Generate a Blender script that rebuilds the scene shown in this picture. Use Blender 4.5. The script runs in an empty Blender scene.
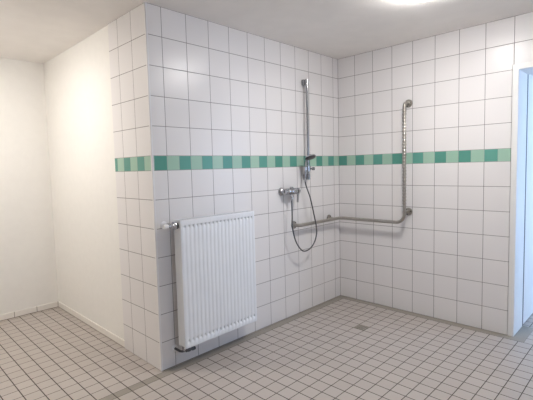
import bpy, bmesh, math
from mathutils import Vector, Matrix
PI = math.pi
C = bpy.context.scene.collection
L = 2.2096      # radiator wall length (outer corner at x=0, inner corner at x=L)
H = 2.5
M = 2.026       # y of the far left wall
DJ = -1.633     # y of the door jamb
WT = 0.29       # thickness of the right wall

# ------------------------------------------------------------------ node helpers
class NT:
    def __init__(s, mat):
        s.t = mat.node_tree; s.n = s.t.nodes; s.l = s.t.links
    def new(s, typ, **kw):
        n = s.n.new(typ)
        for k, v in kw.items(): setattr(n, k, v)
        return n
    def put(s, sock, v):
        if isinstance(v, bpy.types.NodeSocket): s.l.new(v, sock)
        else: sock.default_value = v
    def m(s, op, a, b=None, c=None):
        n = s.new('ShaderNodeMath', operation=op)
        s.put(n.inputs[0], a)
        if b is not None: s.put(n.inputs[1], b)
        if c is not None: s.put(n.inputs[2], c)
        return n.outputs[0]
    def smooth(s, v, a, b, o0=0.0, o1=1.0):
        n = s.new('ShaderNodeMapRange'); n.interpolation_type = 'SMOOTHSTEP'
        s.put(n.inputs['Value'], v)
        for k, x in zip(('From Min', 'From Max', 'To Min', 'To Max'), (a, b, o0, o1)): s.put(n.inputs[k], x)
        return n.outputs['Result']
    def mix(s, f, a, b):
        n = s.new('ShaderNodeMix', data_type='RGBA')
        s.put(n.inputs['Factor'], f)
        s.put(n.inputs['A'] if False else n.inputs[6], a); s.put(n.inputs[7], b)
        return n.outputs[2]
    def white(s, x, y):
        c = s.new('ShaderNodeCombineXYZ'); s.put(c.inputs[0], x); s.put(c.inputs[1], y)
        w = s.new('ShaderNodeTexWhiteNoise', noise_dimensions='3D'); s.l.new(c.outputs[0], w.inputs['Vector'])
        return w.outputs['Value'], w.outputs['Color']
    def noise(s, vec, scale, detail=2):
        n = s.new('ShaderNodeTexNoise'); s.l.new(vec, n.inputs['Vector']); n.inputs['Scale'].default_value = scale
        n.inputs['Detail'].default_value = detail
        return n.outputs['Fac']

def rgb(*c): return (c[0], c[1], c[2], 1.0)

def base_mat(name, col, rough=0.5, metal=0.0, noise=0.0, nscale=40, bump=0.0, spec=0.5):
    mat = bpy.data.materials.new(name); mat.use_nodes = True
    t = NT(mat); b = t.n['Principled BSDF']
    b.inputs['Roughness'].default_value = rough; b.inputs['Metallic'].default_value = metal
    b.inputs['Specular IOR Level'].default_value = spec
    tc = t.new('ShaderNodeTexCoord')
    nz = t.noise(tc.outputs['Object'], nscale, 4)
    k = t.smooth(nz, 0.3, 0.7, 1 - noise, 1 + noise)
    mx = t.new('ShaderNodeVectorMath', operation='SCALE')
    cn = t.new('ShaderNodeCombineXYZ')
    for i in range(3): cn.inputs[i].default_value = col[i]
    t.l.new(cn.outputs[0], mx.inputs[0]); t.l.new(k, mx.inputs['Scale'])
    t.l.new(mx.outputs[0], b.inputs['Base Color'])
    if bump:
        bp = t.new('ShaderNodeBump'); bp.inputs['Strength'].default_value = bump; bp.inputs['Distance'].default_value = 0.002
        t.l.new(nz, bp.inputs['Height']); t.l.new(bp.outputs[0], b.inputs['Normal'])
    return mat

TILE = rgb(.79, .77, .765); GROUT = rgb(.19, .168, .168)
def wall_tile_mat(name, axis, origin, sign, dark_first, end_at=None):
    """white 20 x 20 cm tiles with a band of 10 x 10 cm greens at 1.4-1.5 m; axis = 0 or 1 is the horizontal coordinate"""
    mat = bpy.data.materials.new(name); mat.use_nodes = True
    t = NT(mat); b = t.n['Principled BSDF']
    tc = t.new('ShaderNodeTexCoord'); sp = t.new('ShaderNodeSeparateXYZ'); t.l.new(tc.outputs['Object'], sp.inputs[0])
    z = sp.outputs[2]
    u = t.m('MULTIPLY', t.m('SUBTRACT', sp.outputs[axis], origin), sign * 5.0)
    v = t.m('MULTIPLY', t.m('SUBTRACT', z, t.m('MULTIPLY', t.m('GREATER_THAN', z, 1.45), 0.1)), 5.0)
    band = t.m('MULTIPLY', t.m('GREATER_THAN', z, 1.4), t.m('LESS_THAN', z, 1.5))
    def dist(w, size):
        f = t.m('FRACT', w)
        return t.m('MULTIPLY', t.m('MINIMUM', f, t.m('SUBTRACT', 1.0, f)), size)
    du = dist(u, .2); dv = dist(v, .2)
    du2 = dist(t.m('MULTIPLY', u, 2.0), .1)
    dvb = t.m('MINIMUM', t.m('ABSOLUTE', t.m('SUBTRACT', z, 1.4)), t.m('ABSOLUTE', t.m('SUBTRACT', z, 1.5)))
    dU = t.m('ADD', t.m('MULTIPLY', du, t.m('SUBTRACT', 1.0, band)), t.m('MULTIPLY', du2, band))
    dV = t.m('ADD', t.m('MULTIPLY', dv, t.m('SUBTRACT', 1.0, band)), t.m('MULTIPLY', dvb, band))
    d = t.m('MINIMUM', dU, dV)
    if end_at is not None:
        d = t.m('MINIMUM', d, t.m('ABSOLUTE', t.m('SUBTRACT', sp.outputs[axis], end_at)))
    joint = t.smooth(d, .0013, .0023, 1.0, 0.0)
    rnd, rcol = t.white(t.m('FLOOR', u), t.m('FLOOR', v))
    tile = t.mix(rnd, rgb(TILE[0]*.975, TILE[1]*.975, TILE[2]*.975), TILE)
    half = t.m('FLOOR', t.m('MULTIPLY', u, 2.0))
    par = t.m('ABSOLUTE', t.m('MODULO', half, 2.0))
    r2, _ = t.white(half, 7.0)
    da = t.mix(r2, rgb(.085, .285, .225), rgb(.115, .335, .275))
    lt = t.mix(r2, rgb(.32, .51, .40), rgb(.37, .555, .44))
    g = t.mix(par, da, lt) if dark_first else t.mix(par, lt, da)
    # joints between the greens are barely visible
    col = t.mix(band, tile, g)
    jc = t.mix(band, GROUT, rgb(.34, .42, .37))
    col = t.mix(joint, col, jc)
    t.l.new(col, b.inputs['Base Color'])
    t.put(b.inputs['Roughness'], t.smooth(joint, 0, 1, .28, .8)); b.inputs['Specular IOR Level'].default_value = .30
    h = t.smooth(d, .001, .006)
    bp = t.new('ShaderNodeBump'); bp.inputs['Strength'].default_value = .35; bp.inputs['Distance'].default_value = .0015
    nz = t.noise(tc.outputs['Object'], 9, 1)
    hh = t.m('ADD', h, t.m('MULTIPLY', nz, .8))
    t.l.new(hh, bp.inputs['Height'])
    # each tile sits a hair out of plane
    vm = t.new('ShaderNodeVectorMath', operation='SUBTRACT'); t.l.new(rcol, vm.inputs[0]); vm.inputs[1].default_value = (.5, .5, .5)
    vs = t.new('ShaderNodeVectorMath', operation='SCALE'); t.l.new(vm.outputs[0], vs.inputs[0]); vs.inputs['Scale'].default_value = .008
    va = t.new('ShaderNodeVectorMath', operation='ADD'); t.l.new(bp.outputs[0], va.inputs[0]); t.l.new(vs.outputs[0], va.inputs[1])
    vn = t.new('ShaderNodeVectorMath', operation='NORMALIZE'); t.l.new(va.outputs[0], vn.inputs[0])
    t.l.new(vn.outputs[0], b.inputs['Normal'])
    return mat

def floor_mat():
    mat = bpy.data.materials.new('floor_tiles'); mat.use_nodes = True
    t = NT(mat); b = t.n['Principled BSDF']
    tc = t.new('ShaderNodeTexCoord'); sp = t.new('ShaderNodeSeparateXYZ'); t.l.new(tc.outputs['Object'], sp.inputs[0])
    x, y = sp.outputs[0], sp.outputs[1]
    Y0, Y1 = -.020, -.082
    main = t.m('LESS_THAN', y, (Y0 + Y1) / 2)
    u = t.m('MULTIPLY', t.m('SUBTRACT', x, .035), 10.0)
    v = t.m('MULTIPLY', t.m('SUBTRACT', y, t.m('ADD', t.m('MULTIPLY', main, Y1 - Y0), Y0)), 10.0)
    def dist(w):
        f = t.m('FRACT', w)
        return t.m('MULTIPLY', t.m('MINIMUM', f, t.m('SUBTRACT', 1.0, f)), .1)
    inr = t.m('MULTIPLY', t.m('LESS_THAN', y, Y0), t.m('GREATER_THAN', y, Y1))
    inr = t.m('MAXIMUM', inr, t.m('MULTIPLY', t.m('GREATER_THAN', x, 0.0), t.m('MULTIPLY', t.m('GREATER_THAN', y, Y1), t.m('LESS_THAN', y, .01))))
    rs = t.m('MULTIPLY', t.m('GREATER_THAN', x, 2.135), t.m('GREATER_THAN', y, -1.72))
    rs = t.m('MULTIPLY', rs, t.m('LESS_THAN', x, 2.51))
    strip = t.m('MAXIMUM', inr, rs)
    dx = dist(u); dy = dist(v)
    # inside the border strips only the joints along their edges and across them remain
    dxs = t.m('ABSOLUTE', t.m('SUBTRACT', x, 2.135))
    dys = t.m('MINIMUM', t.m('ABSOLUTE', t.m('SUBTRACT', y, Y1)), t.m('ABSOLUTE', t.m('SUBTRACT', y, Y0)))
    dys = t.m('ADD', dys, t.m('MULTIPLY', rs, 1.0))
    jx = t.smooth(dx, .0024, .0036, 1.0, 0.0); jy = t.smooth(dy, .0019, .0030, 1.0, 0.0)
    jgrid = t.m('MULTIPLY', t.m('MAXIMUM', jx, jy), t.m('SUBTRACT', 1.0, strip))
    jgrid = t.m('MAXIMUM', jgrid, t.m('MULTIPLY', t.m('MULTIPLY', jx, inr), t.m('MULTIPLY', t.m('LESS_THAN', x, .0), .9)))
    jst = t.smooth(t.m('MINIMUM', t.m('MINIMUM', dxs, t.m('ABSOLUTE', t.m('SUBTRACT', y, -1.72))), dys), .001, .002, .7, 0.0)
    joint = t.m('MAXIMUM', jgrid, t.m('MULTIPLY', jst, strip))
    rnd, _ = t.white(t.m('FLOOR', u), t.m('FLOOR', v))
    tile = t.mix(rnd, rgb(.445, .40, .365), rgb(.475, .43, .395))
    sc = t.mix(rnd, rgb(.27, .245, .205), rgb(.30, .27, .225))
    nz = t.noise(tc.outputs['Object'], 260, 2)
    col = t.mix(strip, tile, sc)
    col = t.mix(t.smooth(nz, .45, .8, 0, .22), col, rgb(.33, .29, .26))
    col = t.mix(joint, col, rgb(.06, .046, .040))
    t.l.new(col, b.inputs['Base Color'])
    t.put(b.inputs['Roughness'], t.smooth(joint, 0, 1, .38, .9))
    bp = t.new('ShaderNodeBump'); bp.inputs['Strength'].default_value = .5; bp.inputs['Distance'].default_value = .001
    t.put(bp.inputs['Height'], t.m('SUBTRACT', t.m('MULTIPLY', nz, .3), joint)); t.l.new(bp.outputs[0], b.inputs['Normal'])
    return mat

def skirting_mat(axis, step=.2018):
    mat = bpy.data.materials.new('skirting_tiles_%d' % axis); mat.use_nodes = True
    t = NT(mat); b = t.n['Principled BSDF']
    tc = t.new('ShaderNodeTexCoord'); sp = t.new('ShaderNodeSeparateXYZ'); t.l.new(tc.outputs['Object'], sp.inputs[0])
    f = t.m('FRACT', t.m('MULTIPLY', sp.outputs[axis], 1 / step))
    d = t.m('MULTIPLY', t.m('MINIMUM', f, t.m('SUBTRACT', 1.0, f)), .2)
    d = t.m('MINIMUM', d, t.m('MULTIPLY', sp.outputs[2], .42))
    j = t.smooth(d, .0015, .0028, 1.0, 0.0)
    t.l.new(t.mix(j, rgb(.84, .81, .76), rgb(.20, .16, .12)), b.inputs['Base Color'])
    b.inputs['Roughness'].default_value = .3
    return mat

MT = dict(
    plaster=base_mat('white_plaster', (.86, .845, .81), .85, noise=.008, nscale=18, bump=.05, spec=.2),
    ceiling=base_mat('ceiling_paint', (.87, .84, .81), .9, noise=.015, nscale=6, bump=.1, spec=.1),
    white=base_mat('radiator_enamel', (.81, .83, .86), .28, noise=.01, nscale=10),
    doorw=base_mat('door_lacquer', (.82, .82, .80), .35, noise=.01, nscale=10),
    trim=base_mat('white_trim', (.84, .83, .83), .35, noise=.01),
    steel=base_mat('brushed_steel', (.43, .405, .37), .30, 1.0, noise=.08, nscale=120),
    chrome=base_mat('chrome', (.50, .51, .54), .10, 1.0, noise=.03, nscale=60),
    greychrome=base_mat('satin_chrome', (.36, .37, .39), .2, .9, noise=.05, nscale=60),
    hose=base_mat('metal_hose', (.13, .13, .135), .32, .85, noise=.1, nscale=300),
    dark=base_mat('dark_parts_and_shade', (.02, .02, .022), .5, noise=.05),  # dark small parts, and the shade painted in valve gap and drain
    drain=base_mat('drain_steel', (.34, .31, .26), .5, .3, noise=.1, nscale=90),
    valve=base_mat('valve_plastic', (.86, .86, .87), .35, noise=.01),
    seal=base_mat('door_seal', (.07, .08, .09), .6, noise=.03),
    glass=None)
MT['tile_back'] = wall_tile_mat('wall_tiles_back', 0, .1176, 1, False, L)
MT['tile_right'] = wall_tile_mat('wall_tiles_right', 1, 0.0, -1, True, 0.0)
MT['tile_side'] = wall_tile_mat('wall_tiles_side', 1, 0.0, 1, False, None)
MT['floor'] = floor_mat()

def emit_mat(name, col, strength):
    mat = bpy.data.materials.new(name); mat.use_nodes = True
    t = NT(mat); b = t.n['Principled BSDF']
    b.inputs['Base Color'].default_value = (.9, .9, .9, 1)
    b.inputs['Emission Color'].default_value = (*col, 1); b.inputs['Emission Strength'].default_value = strength
    return mat

# ------------------------------------------------------------------ mesh helpers
def obj(name, bm, mat, parent=None, kind=None, smooth=False):
    bmesh.ops.recalc_face_normals(bm, faces=bm.faces)
    me = bpy.data.meshes.new(name); bm.to_mesh(me); bm.free()
    if smooth:
        for p in me.polygons: p.use_smooth = True
        me.set_sharp_from_angle(angle=math.radians(38))
    me.materials.append(mat)
    o = bpy.data.objects.new(name, me); C.objects.link(o)
    if parent:
        o.parent = parent
        o.matrix_parent_inverse = Matrix.Translation(-Vector(parent.location))
    if kind: o['kind'] = kind
    return o

def thing(name, label, cat, loc=(0, 0, 0), group=None, kind=None):
    o = bpy.data.objects.new(name, None); C.objects.link(o); o.location = loc; o.empty_display_size = .05
    if label: o['label'] = label
    if cat: o['category'] = cat
    if group: o['group'] = group
    if kind: o['kind'] = kind
    return o

def box(bm, x0, x1, y0, y1, z0, z1, bev=0, seg=2):
    r = bmesh.ops.create_cube(bm, size=1)
    vs = r['verts']
    for v in vs:
        v.co = Vector(((x0 + x1) / 2 + v.co.x * (x1 - x0), (y0 + y1) / 2 + v.co.y * (y1 - y0), (z0 + z1) / 2 + v.co.z * (z1 - z0)))
    if bev:
        es = list({e for v in vs for e in v.link_edges})
        bmesh.ops.bevel(bm, geom=es, offset=bev, segments=seg, profile=.5, affect='EDGES')
    return bm

def frame_of(d):
    d = d.normalized(); a = Vector((0, 0, 1)) if abs(d.z) < .9 else Vector((1, 0, 0))
    u = d.cross(a).normalized(); return u, d.cross(u).normalized()

def tube(bm, pts, r, n=14, cap=True, radii=None):
    pts = [Vector(p) for p in pts]
    rings = []; u = None
    for i, p in enumerate(pts):
        d = (pts[min(i + 1, len(pts) - 1)] - pts[max(i - 1, 0)]).normalized()
        if u is None: u, _ = frame_of(d)
        u = (u - d * u.dot(d)).normalized(); w = d.cross(u)
        rr = radii[i] if radii else r
        rings.append([bm.verts.new(p + (u * math.cos(2 * PI * k / n) + w * math.sin(2 * PI * k / n)) * rr) for k in range(n)])
    for a, b in zip(rings, rings[1:]):
        for k in range(n): bm.faces.new((a[k], a[(k + 1) % n], b[(k + 1) % n], b[k]))
    if cap:
        bm.faces.new(list(reversed(rings[0]))); bm.faces.new(rings[-1])
    return bm

def lathe(bm, origin, axis, prof, n=28, cap=True):
    """prof: list of (distance along axis, radius)"""
    o = Vector(origin); d = Vector(axis).normalized(); u, w = frame_of(d); rings = []
    for h, r in prof:
        c = o + d * h
        if r < 1e-6: rings.append([bm.verts.new(c)])
        else: rings.append([bm.verts.new(c + (u * math.cos(2 * PI * k / n) + w * math.sin(2 * PI * k / n)) * r) for k in range(n)])
    for a, b in zip(rings, rings[1:]):
        for k in range(n):
            q = (k + 1) % n
            if len(a) == 1 and len(b) == 1: continue
            if len(a) == 1: bm.faces.new((a[0], b[q], b[k]))
            elif len(b) == 1: bm.faces.new((a[k], a[q], b[0]))
            else: bm.faces.new((a[k], a[q], b[q], b[k]))
    if cap:
        for rg in (rings[0], rings[-1]):
            if len(rg) > 2: bm.faces.new(rg)
    return bm

def fillet(pts, rads, seg=10):
    pts = [Vector(p) for p in pts]; out = [pts[0]]
    for i in range(1, len(pts) - 1):
        p, a, b = pts[i], pts[i - 1], pts[i + 1]; r = rads[i - 1]
        da = (a - p).normalized(); db = (b - p).normalized()
        ang = da.angle(db); t = r / math.tan(ang / 2)
        s = p + da * t; e = p + db * t; cen = p + (da + db).normalized() * (r / math.sin(ang / 2))
        vs, ve = s - cen, e - cen; tot = vs.angle(ve); ax = vs.cross(ve).normalized()
        for k in range(seg + 1): out.append(cen + Matrix.Rotation(tot * k / seg, 3, ax) @ vs)
    out.append(pts[-1]); return out

def catmull(pts, n=8):
    P = [Vector(p) for p in pts]; P = [P[0] * 2 - P[1]] + P + [P[-1] * 2 - P[-2]]; out = []
    for i in range(1, len(P) - 2):
        for k in range(n):
            t = k / n; a, b, c, d = P[i - 1:i + 3]
            out.append(.5 * ((2 * b) + (c - a) * t + (2 * a - 5 * b + 4 * c - d) * t * t + (3 * b - a - 3 * c + d) * t ** 3))
    out.append(P[-2]); return out

def bm_(): return bmesh.new()

# ------------------------------------------------------------------ the room
XL, YN = -2.6, -3.6          # walls behind and beside the camera
X2, Y2 = 5.2, -4.7           # the room beyond the door
# floor and ceiling run through both rooms
obj('floor', box(bm_(), XL - .15, X2 + .15, Y2 - .15, M + .15, -.12, 0), MT['floor'], kind='structure')
obj('ceiling', box(bm_(), XL - .15, X2 + .15, Y2 - .15, M + .15, H, H + .12), MT['ceiling'], kind='structure')
obj('wall_back', box(bm_(), .012, L, 0, .15, 0, H), MT['tile_back'], kind='structure')
b = box(bm_(), 0, .012, .0, .545, 0, H, .001, 1)
obj('wall_corner', b, MT['tile_side'], kind='structure')
b = box(bm_(), .010, .15, .150, .545, 0, H); box(b, .010, .15, .545, M, 0, H)
obj('wall_inner_left', b, MT['plaster'], kind='structure')
obj('wall_left', box(bm_(), XL, .15, M, M + .15, 0, H), MT['plaster'], kind='structure')
DZ = 2.139; DW = -2.62       # outer door frame top, far side of the opening
b = box(bm_(), L, L + WT, DJ + .045, .15, 0, H)
box(b, L, L + WT, DW - .045, DJ + .045, DZ, H)
box(b, L, L + WT, Y2, DW - .045, 0, H)
obj('wall_right', b, MT['tile_right'], kind='structure')
obj('wall_near_left', box(bm_(), XL - .15, XL, YN - .15, M + .15, 0, H), MT['plaster'], kind='structure')
NX0, NX1, NZ0, NZ1 = -.24, .40, 1.20, 1.88      # unseen small window, added behind the camera to give daylight fill
b = box(bm_(), XL, NX0, YN - .15, YN, 0, H); box(b, NX1, L, YN - .15, YN, 0, H)
box(b, NX0, NX1, YN - .15, YN, 0, NZ0); box(b, NX0, NX1, YN - .15, YN, NZ1, H)
obj('wall_near', b, MT['plaster'], kind='structure')
b = bm_()
box(b, NX0, NX0 + .06, YN - .10, YN - .04, NZ0 + .06, NZ1 - .06); box(b, NX1 - .06, NX1, YN - .10, YN - .04, NZ0 + .06, NZ1 - .06)
box(b, NX0, NX1, YN - .10, YN - .04, NZ0, NZ0 + .06); box(b, NX0, NX1, YN - .10, YN - .04, NZ1 - .06, NZ1)
obj('fill_window', b, MT['doorw'], kind='structure')
# adjoining room
obj('wall_far_back', box(bm_(), L + WT, X2, -.15, 0, 0, H), MT['plaster'], kind='structure')
obj('wall_far_right', box(bm_(), X2, X2 + .15, Y2 - .15, 0, 0, H), MT['plaster'], kind='structure')
WX0, WX1, WZ0, WZ1 = 2.75, 4.95, .75, 2.25
b = box(bm_(), L, WX0, Y2 - .15, Y2, 0, H); box(b, WX1, X2, Y2 - .15, Y2, 0, H)
box(b, WX0, WX1, Y2 - .15, Y2, 0, WZ0); box(b, WX0, WX1, Y2 - .15, Y2, WZ1, H)
obj('wall_far_near', b, MT['plaster'], kind='structure')
b = bm_()
for a0, a1 in ((WX0, WX0 + .06), (WX1 - .06, WX1), ((WX0 + WX1) / 2 - .04, (WX0 + WX1) / 2 + .04)):
    box(b, a0, a1, Y2 - .10, Y2 - .04, WZ0 + .06, WZ1 - .06)
box(b, WX0, WX1, Y2 - .10, Y2 - .04, WZ0, WZ0 + .06); box(b, WX0, WX1, Y2 - .10, Y2 - .04, WZ1 - .06, WZ1)
obj('window_1', b, MT['doorw'], kind='structure')

# edge profile of the tiled corner
b = box(bm_(), -.0015, .012, -.0015, .0, 0, H)
box(b, -.0015, .0, -.0015, .012, 0, H)
box(b, -.001, .012, -.001, .012, 0, H)
obj('trim_1', b, MT['trim'], kind='structure')
# white skirting tiles
b = box(bm_(), XL, .010, M - .009, M, 0, .058, .002, 2)
obj('baseboard_left', b, skirting_mat(0), kind='structure')
b = box(bm_(), .001, .010, .546, M - .009, 0, .058, .002, 2)
obj('baseboard_inner_left', b, skirting_mat(1, 5.0), kind='structure')

# ------------------------------------------------------------------ door: lacquered frame lining the opening, leaf swung away into the next room
door = thing('door_1', None, None, (L, DJ, 0), kind='structure')
e = .0015
b = bm_()
JT = .042
# casing + lining as one profile on each side and over the top
box(b, L - e, L + WT + .004, DJ, DJ + JT - .001, 0, DZ - JT)
box(b, L - e, L + WT + .004, DW - JT + .001, DW, 0, DZ - JT)
box(b, L - e, L + WT + .004, DW - JT + .001, DJ + JT - .001, DZ - JT, DZ - .001)
obj('door_frame', b, MT['doorw'], door)
b = bm_()
box(b, L + WT - .012, L + WT + .010, DJ - .001, DJ + .010, 0.002, DZ - JT)
obj('door_seal', b, MT['seal'], door)
b = bm_()
lx = L + WT + .014
box(b, lx, lx + .93, DJ - .003, DJ + .039, .010, DZ - JT + .012, .003, 2)
leaf = obj('door_leaf', b, MT['doorw'], door)
b = bm_()
for z in (.28, 1.82):
    lathe(b, (L + WT + .006, DJ + .050, z), (0, 0, 1), [(0, .007), (.002, .0085), (.09, .0085), (.092, .007)], 12)
obj('hinge', b, MT['greychrome'], door)

# ------------------------------------------------------------------ radiator
RX0, RX1, RZ0, RZ1 = .120, .818, .155, 1.053
RF, RB = -.130, -.045
rad = thing('radiator', 'white ribbed panel radiator mounted on the tiled wall near the outer corner', 'radiator', ((RX0 + RX1) / 2, RF, RZ0))
NP = 19; PIT = .0352; FX0 = (RX0 + RX1) / 2 - NP * PIT / 2
def prof_flute(t):       # 0..1 over one pitch -> 0 in the channel, 1 on the rib
    c = abs(t - .5) * 2
    s = min(1, max(0, (c - .34) / .30)); return s * s * (3 - 2 * s)
xs = [RX0, RX0 + .004]
S = 14
for k in range(NP):
    for j in range(S): xs.append(FX0 + (k + j / S) * PIT)
xs += [FX0 + NP * PIT, RX1 - .004, RX1]
zs = [RZ0, RZ0 + .003, RZ0 + .034, RZ0 + .040, RZ0 + .047, RZ0 + .056, RZ0 + .066] + [RZ0 + .07 + (RZ1 - RZ0 - .13) * i / 10 for i in range(11)] + [RZ1 - .052, RZ1 - .044, RZ1 - .037, RZ1 - .031, RZ1 - .003, RZ1]
b = bm_(); grid = []
for z in zs:
    row = []
    for x in xs:
        lo = min(1, max(0, (z - (RZ0 + .034)) / .014)); hi = min(1, max(0, (RZ1 - .030 - z) / .014))
        k = min(lo, hi); k = k * k * (3 - 2 * k)
        ch = 0
        if FX0 <= x <= FX0 + NP * PIT:
            t = ((x - FX0) / PIT) % 1.0; ch = (1 - prof_flute(t)) * .0027 * k
            # the pressed ends of each channel are a little deeper
            ez = max(0, 1 - abs(z - (RZ1 - .044)) / .012, 1 - abs(z - (RZ0 + .050)) / .014)
            ch += (1 - prof_flute(t)) * .011 * ez
        rim = 0
        if x < RX0 + .003 or x > RX1 - .003 or z < RZ0 + .002 or z > RZ1 - .002: rim = .003
        row.append(b.verts.new((x, RF + ch + rim, z)))
    grid.append(row)
for r0, r1 in zip(grid, grid[1:]):
    for i in range(len(xs) - 1): b.faces.new((r0[i], r0[i + 1], r1[i + 1], r1[i]))
r = bmesh.ops.extrude_face_region(b, geom=list(b.faces))
for v in r['geom']:
    if isinstance(v, bmesh.types.BMVert): v.co.y = RF + .016
obj('front_panel', b, MT['white'], rad, smooth=True)
b = bm_(); box(b, RX0, RX1, RB - .012, RB, RZ0, RZ1, .003, 2)
obj('rear_panel', b, MT['white'], rad)
for x0, x1 in ((RX0 - .0015, RX0 + .0015), (RX1 - .0015, RX1 + .0015)):
    b = bm_(); box(b, x0, x1, RF + .003, RB - .002, RZ0 + .012, RZ1 + .0, .001, 1)
    obj('side_panel', b, MT['white'], rad)
b = bm_()
box(b, RX0 - .001, RX1 + .001, RF + .002, RF + .010, RZ1 - .001, RZ1 + .004, .001, 1)
box(b, RX0 - .001, RX1 + .001, RB - .010, RB - .002, RZ1 - .001, RZ1 + .004, .001, 1)
n = 46
for i in range(n + 1):
    x = RX0 + .006 + (RX1 - RX0 - .012) * i / n
    box(b, x - .003, x + .003, RF + .009, RB - .009, RZ1 - .001, RZ1 + .002)
obj('top_grille', b, MT['white'], rad)
b = bm_()
n = 40
for i in range(n):        # convector fins behind the front panel
    x = RX0 + .03 + (RX1 - RX0 - .06) * i / (n - 1)
    box(b, x - .0008, x + .0008, RF + .018, RB - .013, RZ0 + .04, RZ1 - .05)
obj('convector', b, MT['white'], rad)
for x in (RX0 + .12, RX1 - .12):
    b = bm_(); box(b, x - .015, x + .015, RB - .001, -.001, RZ0 + .06, RZ1 - .06)
    obj('bracket', b, MT['trim'], rad)

# supply valve at the top left
VY, VZ = -.088, 1.022
tv = thing('radiator_valve', 'white and chrome thermostat valve at the top left of the radiator', 'valve', (.06, VY, VZ))
b = bm_()
lathe(b, (RX0 - .002, VY, VZ), (-1, 0, 0), [(0, .0135), (.010, .0135), (.011, .024), (.015, .0275), (.030, .0275), (.034, .020), (.036, .0165), (.056, .0165), (.064, .0125), (.072, .0125)], 20)
lathe(b, (RX0 - .052, VY, VZ), (0, 1, 0), [(0, .013), (.025, .013), (.026, .016), (.040, .016), (.041, .009), (-VY - .0005, .009)], 20)
obj('valve_body', b, MT['chrome'], tv, smooth=True)
b = bm_()
lathe(b, (RX0 - .0018, VY, VZ - .003), (-1, 0, 0), [(0, .0215), (.005, .0215)], 20)
obj('gap_shade', b, MT['dark'], tv)  # near-black disc painting the shaded gap between radiator and valve
b = bm_()
lathe(b, (RX0 - .074, VY, VZ), (-1, 0, 0), [(0, .0135), (.003, .0160), (.010, .0165), (.011, .0150), (.014, .0150), (.015, .0165), (.026, .0160), (.030, .013), (.031, 0)], 24)
obj('thermostat_knob', b, MT['valve'], tv, smooth=True)
b = bm_()
lathe(b, (RX0 - .052, .0008, VZ), (0, -1, 0), [(0, .027), (.003, .027), (.008, .018), (.009, .0095)], 24)
obj('wall_rosette', b, MT['valve'], tv, smooth=True)

# return valve below the radiator
rv = thing('return_valve', 'dark chrome return valve under the lower left corner of the radiator', 'valve', (.15, -.085, .13))
b = bm_()
tube(b, fillet([(.112, -.001, .128), (.112, -.085, .128), (.190, -.085, .120)], [.020], 6), .0085, 14)
lathe(b, (.150, -.085, .124), (1, 0, -.08), [(0, .0125), (.018, .0125), (.019, .0145), (.034, .0145), (.035, .010), (.052, .010), (.053, .0135), (.066, .0135)], 18)
obj('valve_body', b, MT['hose'], rv, smooth=True)
b = bm_()
lathe(b, (.135, -.085, .124), (0, 0, 1), [(0, .011), (.012, .012), (.032, .012)], 18)
obj('union_nut', b, MT['chrome'], rv, smooth=True)
b = bm_()
lathe(b, (.216, -.085, .1187), (1, 0, -.08), [(0, .012), (.012, .012), (.013, .008)], 18)
obj('cap', b, MT['dark'], rv, smooth=True)
b = bm_()
lathe(b, (.112, .0008, .128), (0, -1, 0), [(0, .026), (.003, .026), (.008, .017), (.009, .009)], 24)
obj('wall_rosette', b, MT['valve'], rv, smooth=True)

# ------------------------------------------------------------------ L-shaped grab rail
gr = thing('grab_rail', 'stainless steel L-shaped grab rail running round the inner shower corner', 'grab rail', (L - .07, -.762, .86))
RY, RZ, RX = -.07, .858, L - .083
GY = -.762; GT = 1.95
b = bm_()
path = fillet([(1.452, -.004, RZ), (1.452, RY, RZ), (RX, RY, RZ), (RX, GY, RZ), (RX, GY, GT), (L - .004, GY, GT)], [.035, .05, .085, .035], 12)
# resample the vertical leg finely for its grip rings
pts = []
for i, q in enumerate(path):
    pts.append(q)
    if i + 1 < len(path):
        q2 = path[i + 1]
        if abs(q2.z - q.z) > .5:
            m = 240
            for k in range(1, m): pts.append(q.lerp(q2, k / m))
rad_ = []
for q in pts:
    r = .0158
    if 1.0 < q.z < 1.88: r = .0158 + .0019 * math.sin((q.z - 1.0) * 2 * PI / .030)
    rad_.append(r)
tube(b, pts, .0165, 18, True, rad_)
obj('rail', b, MT['steel'], gr, smooth=True)
def flange(o, ax, stub):
    b = bm_()
    lathe(b, o, ax, [(0, .037), (.004, .037), (.009, .034), (.010, .018), (.011, .0168)] if not stub else [(0, .037), (.004, .037), (.009, .034), (.010, .011), (stub, .011)], 28)
    return obj('wall_flange', b, MT['steel'], gr, smooth=True)
fl = [flange((1.452, -.0005, RZ), (0, -1, 0), 0), flange((2.012, -.0005, RZ + .004), (0, -1, 0), .062),
      flange((L - .0005, GY, .955), (-1, 0, 0), .062), flange((L - .0005, GY, GT), (-1, 0, 0), 0)]
for o, c, ax in ((fl[2], (L - .009, GY, .955), 'x'), (fl[3], (L - .009, GY, GT), 'x'), (fl[0], (1.452, -.009, RZ), 'y'), (fl[1], (2.012, -.009, RZ + .004), 'y')):
    for k in range(3):
        a = k * 2 * PI / 3 - PI / 3 - .2; dx, dz = .026 * math.cos(a), .026 * math.sin(a)
        cc = (c[0], c[1] + dx, c[2] + dz) if ax == 'x' else (c[0] + dx, c[1], c[2] + dz)
        bb = bm_(); lathe(bb, cc, (-1, 0, 0) if ax == 'x' else (0, -1, 0), [(-.001, .0055), (.0015, .0055), (.003, .003), (.003, 0)], 12)
        s = obj('screw', bb, MT['dark'], gr, smooth=True); s.parent = o; s.matrix_parent_inverse = Matrix.Identity(4)

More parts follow.
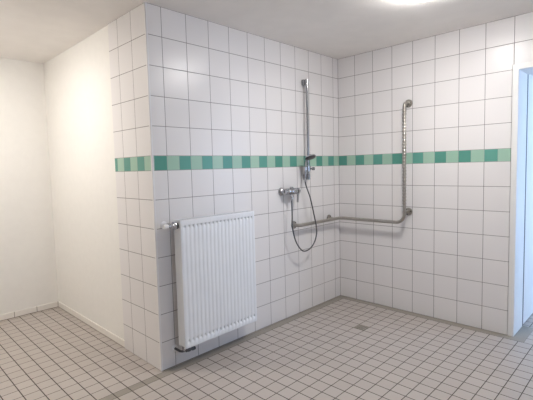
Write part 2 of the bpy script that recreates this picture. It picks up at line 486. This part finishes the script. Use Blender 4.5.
# ------------------------------------------------------------------ shower riser bar
BX, BY = 1.622, -.052; BT, BB = 2.185, 1.300
sb = thing('shower_bar', 'tall chrome riser bar on the tiled wall above the shower mixer', 'shower bar', (BX, BY, BB))
b = bm_(); tube(b, [(BX, BY, BB - .012), (BX, BY, BT + .012)], .0125, 18)
obj('pole', b, MT['greychrome'], sb, smooth=True)
for z in (BT, BB):
    b = bm_()
    box(b, BX - .018, BX + .018, -.030, -.0005, z - .026, z + .026, .005, 2)
    lathe(b, (BX, BY, z - .024), (0, 0, 1), [(0, .017), (.002, .019), (.046, .019), (.048, .017)], 20)
    box(b, BX - .012, BX + .012, BY, -.02, z - .018, z + .018, .003, 2)
    obj('wall_bracket', b, MT['greychrome'], sb, smooth=True)
# slider with its clamp knob
b = bm_()
lathe(b, (BX, BY, 1.350), (0, 0, 1), [(0, .019), (.003, .022), (.055, .022), (.058, .019)], 20)
hx, hy = BX - .062, BY - .014
tube(b, [(BX, BY, 1.378), (hx + .0175, hy + .004, 1.378)], .012, 14)
lathe(b, (hx, hy, 1.362), (0, 0, 1), [(0, .0145), (.0, .0165), (.002, .0185), (.032, .0185), (.034, .0165), (.034, .0145), (.0, .0145)], 20, cap=False)
sl = obj('slider', b, MT['chrome'], sb, smooth=True)
b = bm_()
lathe(b, (BX + .006, BY - .018, 1.378), (.40, -1, .0), [(0, .008), (.018, .008), (.019, .014), (.040, .0155), (.043, .012), (.043, 0)], 18)
kn = obj('clamp_knob', b, MT['greychrome'], sb, smooth=True); kn.parent = sl; kn.matrix_parent_inverse = Matrix.Identity(4)

# hand shower resting in the slider
hs = thing('hand_shower', 'chrome hand shower hooked in the slider of the riser bar', 'shower head', (hx, hy, 1.30))
b = bm_()
hp = catmull([(hx - .004, hy, 1.292), (hx - .001, hy, 1.34), (hx, hy, 1.40), (hx + .000, hy - .006, 1.440), (hx + .000, hy - .020, 1.468), (hx + .000, hy - .036, 1.483)], 6)
n = len(hp); tube(b, hp, .01, 16, True, [.0095 + .0035 * math.sin(PI * min(1, i / n * 1.3)) for i in range(n)])
obj('handle', b, MT['greychrome'], hs, smooth=True)
ax = Vector((-.10, -.38, -.92)).normalized(); hc = Vector((hx + .004, hy - .056, 1.492))
b = bm_()
lathe(b, hc - ax * .012, ax, [(0, 0), (.000, .016), (.006, .038), (.014, .051), (.022, .054), (.026, .053)], 30)
obj('spray_head', b, MT['chrome'], hs, smooth=True)
b = bm_()
lathe(b, hc + ax * .0135, ax, [(0, .048), (.003, .048), (.004, .045), (.004, 0)], 30)
obj('spray_face', b, MT['hose'], hs, smooth=True)

# ------------------------------------------------------------------ mixer
mx = thing('shower_mixer', 'chrome single-lever shower mixer on the tiled wall left of the riser bar', 'mixer tap', (1.37, -.07, 1.17))
MZ, MY = 1.180, -.066
b = bm_()
lathe(b, (1.275, MY, MZ), (1, 0, 0), [(0, .012), (.001, .018), (.012, .021), (.013, .0245), (.055, .0245), (.06, .028), (.118, .028), (.122, .0245), (.146, .0245), (.147, .02), (.150, .016)], 26)
lathe(b, (1.355, MY, MZ - .026), (0, 0, -1), [(0, .014), (.012, .014), (.013, .0165), (.026, .0165), (.028, .012)], 20)
lathe(b, (1.352, MY, MZ + .022), (0, 0, 1), [(0, .016), (.014, .015), (.020, .011), (.020, 0)], 20)
obj('mixer_body', b, MT['chrome'], mx, smooth=True)
for x in (1.283, 1.433):
    b = bm_()
    lathe(b, (x, -.0005, MZ), (0, -1, 0), [(0, .036), (.004, .037), (.012, .034), (.022, .022), (.026, .017), (.05, .017)], 28)
    obj('wall_rosette', b, MT['chrome'], mx, smooth=True)
b = bm_()
lathe(b, (1.424, MY, MZ), (1, 0, 0), [(0, .020), (.002, .029), (.024, .030), (.031, .024), (.033, 0)], 26)
lv = catmull([(1.440, MY, MZ + .010), (1.440, MY - .004, MZ - .020), (1.438, MY - .004, MZ - .060), (1.432, MY - .004, MZ - .105)], 6)
tube(b, lv, .01, 14, True, [.015 - .006 * i / (len(lv) - 1) for i in range(len(lv))])
obj('lever', b, MT['chrome'], mx, smooth=True)

# hose: from the mixer outlet down, round and up to the hand shower
hose = catmull([(1.355, MY, MZ - .0545), (1.352, MY - .004, 1.04), (1.336, MY - .018, .95), (1.318, -.098, .868), (1.350, -.100, .750), (1.404, -.100, .668), (1.475, -.100, .618),
                (1.565, -.100, .628), (1.636, -.100, .680), (1.669, -.100, .752), (1.667, -.100, .830), (1.648, -.100, .900), (1.596, -.092, 1.095),
                (hx + .006, hy - .004, 1.21), (hx - .003, hy, 1.262), (hx - .004, hy, 1.293)], 14)
hh = thing('shower_hose', 'dark metal shower hose looping down from the mixer and up to the hand shower', 'hose', (1.355, MY, MZ - .0545))
b = bm_()
tube(b, hose, .0062, 10, True)
obj('flexible_tube', b, MT['hose'], hh, smooth=True)
b = bm_()
lathe(b, (1.355, MY, MZ - .0545), (0, -.05, -1), [(0, .0085), (.003, .0095), (.016, .0095), (.030, .0072)], 14)
obj('end_nut', b, MT['chrome'], hh, smooth=True)
b = bm_()
lathe(b, (hx - .004, hy, 1.2915), (0, 0, -1), [(0, .0085), (.003, .0095), (.014, .0095), (.034, .0070)], 14)
obj('end_nut', b, MT['chrome'], hh, smooth=True)

# ------------------------------------------------------------------ floor drain
dx0, dx1, dy0, dy1 = 1.537, 1.633, -.680, -.584
dr = thing('floor_drain', 'small square metal floor drain set among the shower floor tiles', 'drain', ((dx0 + dx1) / 2, (dy0 + dy1) / 2, 0))
b = bm_(); f = .007
for q in ((dx0, dx1, dy0, dy0 + f), (dx0, dx1, dy1 - f, dy1), (dx0, dx0 + f, dy0 + f, dy1 - f), (dx1 - f, dx1, dy0 + f, dy1 - f)):
    box(b, *q, 0.0, .0025)
obj('frame', b, MT['drain'], dr)
b = bm_()
k = 7; w = (dx1 - dx0 - 2 * f)
for i in range(k):
    y0 = dy0 + f + w * (i + .12) / k
    box(b, dx0 + f, dx1 - f, y0, y0 + w / k * .70, .0003, .0016)
for x in (dx0 + f + w / 2 - .003,):
    box(b, x, x + .006, dy0 + f, dy1 - f, .0003, .0014)
obj('grate', b, MT['drain'], dr)
b = bm_(); box(b, dx0 + f, dx1 - f, dy0 + f, dy1 - f, .0, .0002)
obj('drain_shade', b, MT['dark'], dr)  # flat dark sheet painting the shade below the grate, no hollow

# ------------------------------------------------------------------ ceiling lamps
def lamp(x, y, label, col, power):
    t = thing('ceiling_lamp', label, 'ceiling lamp', (x, y, H))
    b = bm_(); lathe(b, (x, y, H), (0, 0, -1), [(0, .125), (.018, .125), (.020, .120)], 40)
    obj('base', b, MT['trim'], t, smooth=True)
    b = bm_(); R = .130
    lathe(b, (x, y, H - .0185), (0, 0, -1), [(0, R), (.008, R * 1.0), (.016, R * .94), (.023, R * .80), (.028, R * .58), (.031, R * .30), (.032, 0)], 40)
    obj('diffuser', b, emit_mat('lamp_glow', col, power), t, smooth=True)
lamp(1.18, -1.33, 'round glowing ceiling lamp at the top edge above the shower area', (1.0, .965, .93), 66.0)
lamp(-1.02, 1.02, 'round ceiling lamp over the bare-walled area beyond the left edge', (1.0, .945, .885), 68.0)

# ------------------------------------------------------------------ daylight: blue sky through the window of the adjoining room and the added fill window
W = bpy.data.worlds.new('World'); bpy.context.scene.world = W; W.use_nodes = True
bg = W.node_tree.nodes['Background']; bg.inputs['Color'].default_value = (.41, .61, .97, 1); bg.inputs['Strength'].default_value = 6.0
for x0, x1, yy, z0, z1 in ((WX0, WX1, Y2, WZ0, WZ1), (NX0, NX1, YN, NZ0, NZ1)):
    pl = bpy.data.lights.new('daylight_portal', 'AREA'); pl.shape = 'RECTANGLE'; pl.size = x1 - x0; pl.size_y = z1 - z0
    pl.cycles.is_portal = True
    po = bpy.data.objects.new('daylight_portal', pl); C.objects.link(po)
    po.location = ((x0 + x1) / 2, yy - .12, (z0 + z1) / 2); po.rotation_euler = (PI / 2, 0, 0)   # facing into the room

# ------------------------------------------------------------------ camera
yaw, pit, rol = -.786921, -.074536, -.026336
f = Vector((-math.sin(yaw) * math.cos(pit), math.cos(yaw) * math.cos(pit), math.sin(pit)))
rt = Vector((math.cos(yaw), math.sin(yaw), 0)); up = rt.cross(f)
r2 = rt * math.cos(rol) + up * math.sin(rol); u2 = -rt * math.sin(rol) + up * math.cos(rol)
cam = bpy.data.cameras.new('camera'); co = bpy.data.objects.new('camera', cam); C.objects.link(co)
m = Matrix((r2, u2, -f)).transposed().to_4x4(); m.translation = Vector((-1.43199, -2.45212, 1.4037))
co.matrix_world = m
cam.sensor_fit = 'HORIZONTAL'; cam.sensor_width = 36; cam.lens = 406.476 / 533 * 36
cam.shift_x = 5.6396 / 533; cam.shift_y = -2.3723 / 533
cam.clip_start = .02
sc = bpy.context.scene; sc.camera = co
sc.view_settings.view_transform = 'Standard'; sc.view_settings.look = 'None'
sc.view_settings.gamma = 1; sc.view_settings.use_curve_mapping = False
sc.view_settings.exposure = 1.10
sc.cycles.max_bounces = 10; sc.cycles.diffuse_bounces = 7; sc.cycles.sample_clamp_indirect = 6
sc.cycles.caustics_reflective = False; sc.cycles.caustics_refractive = False
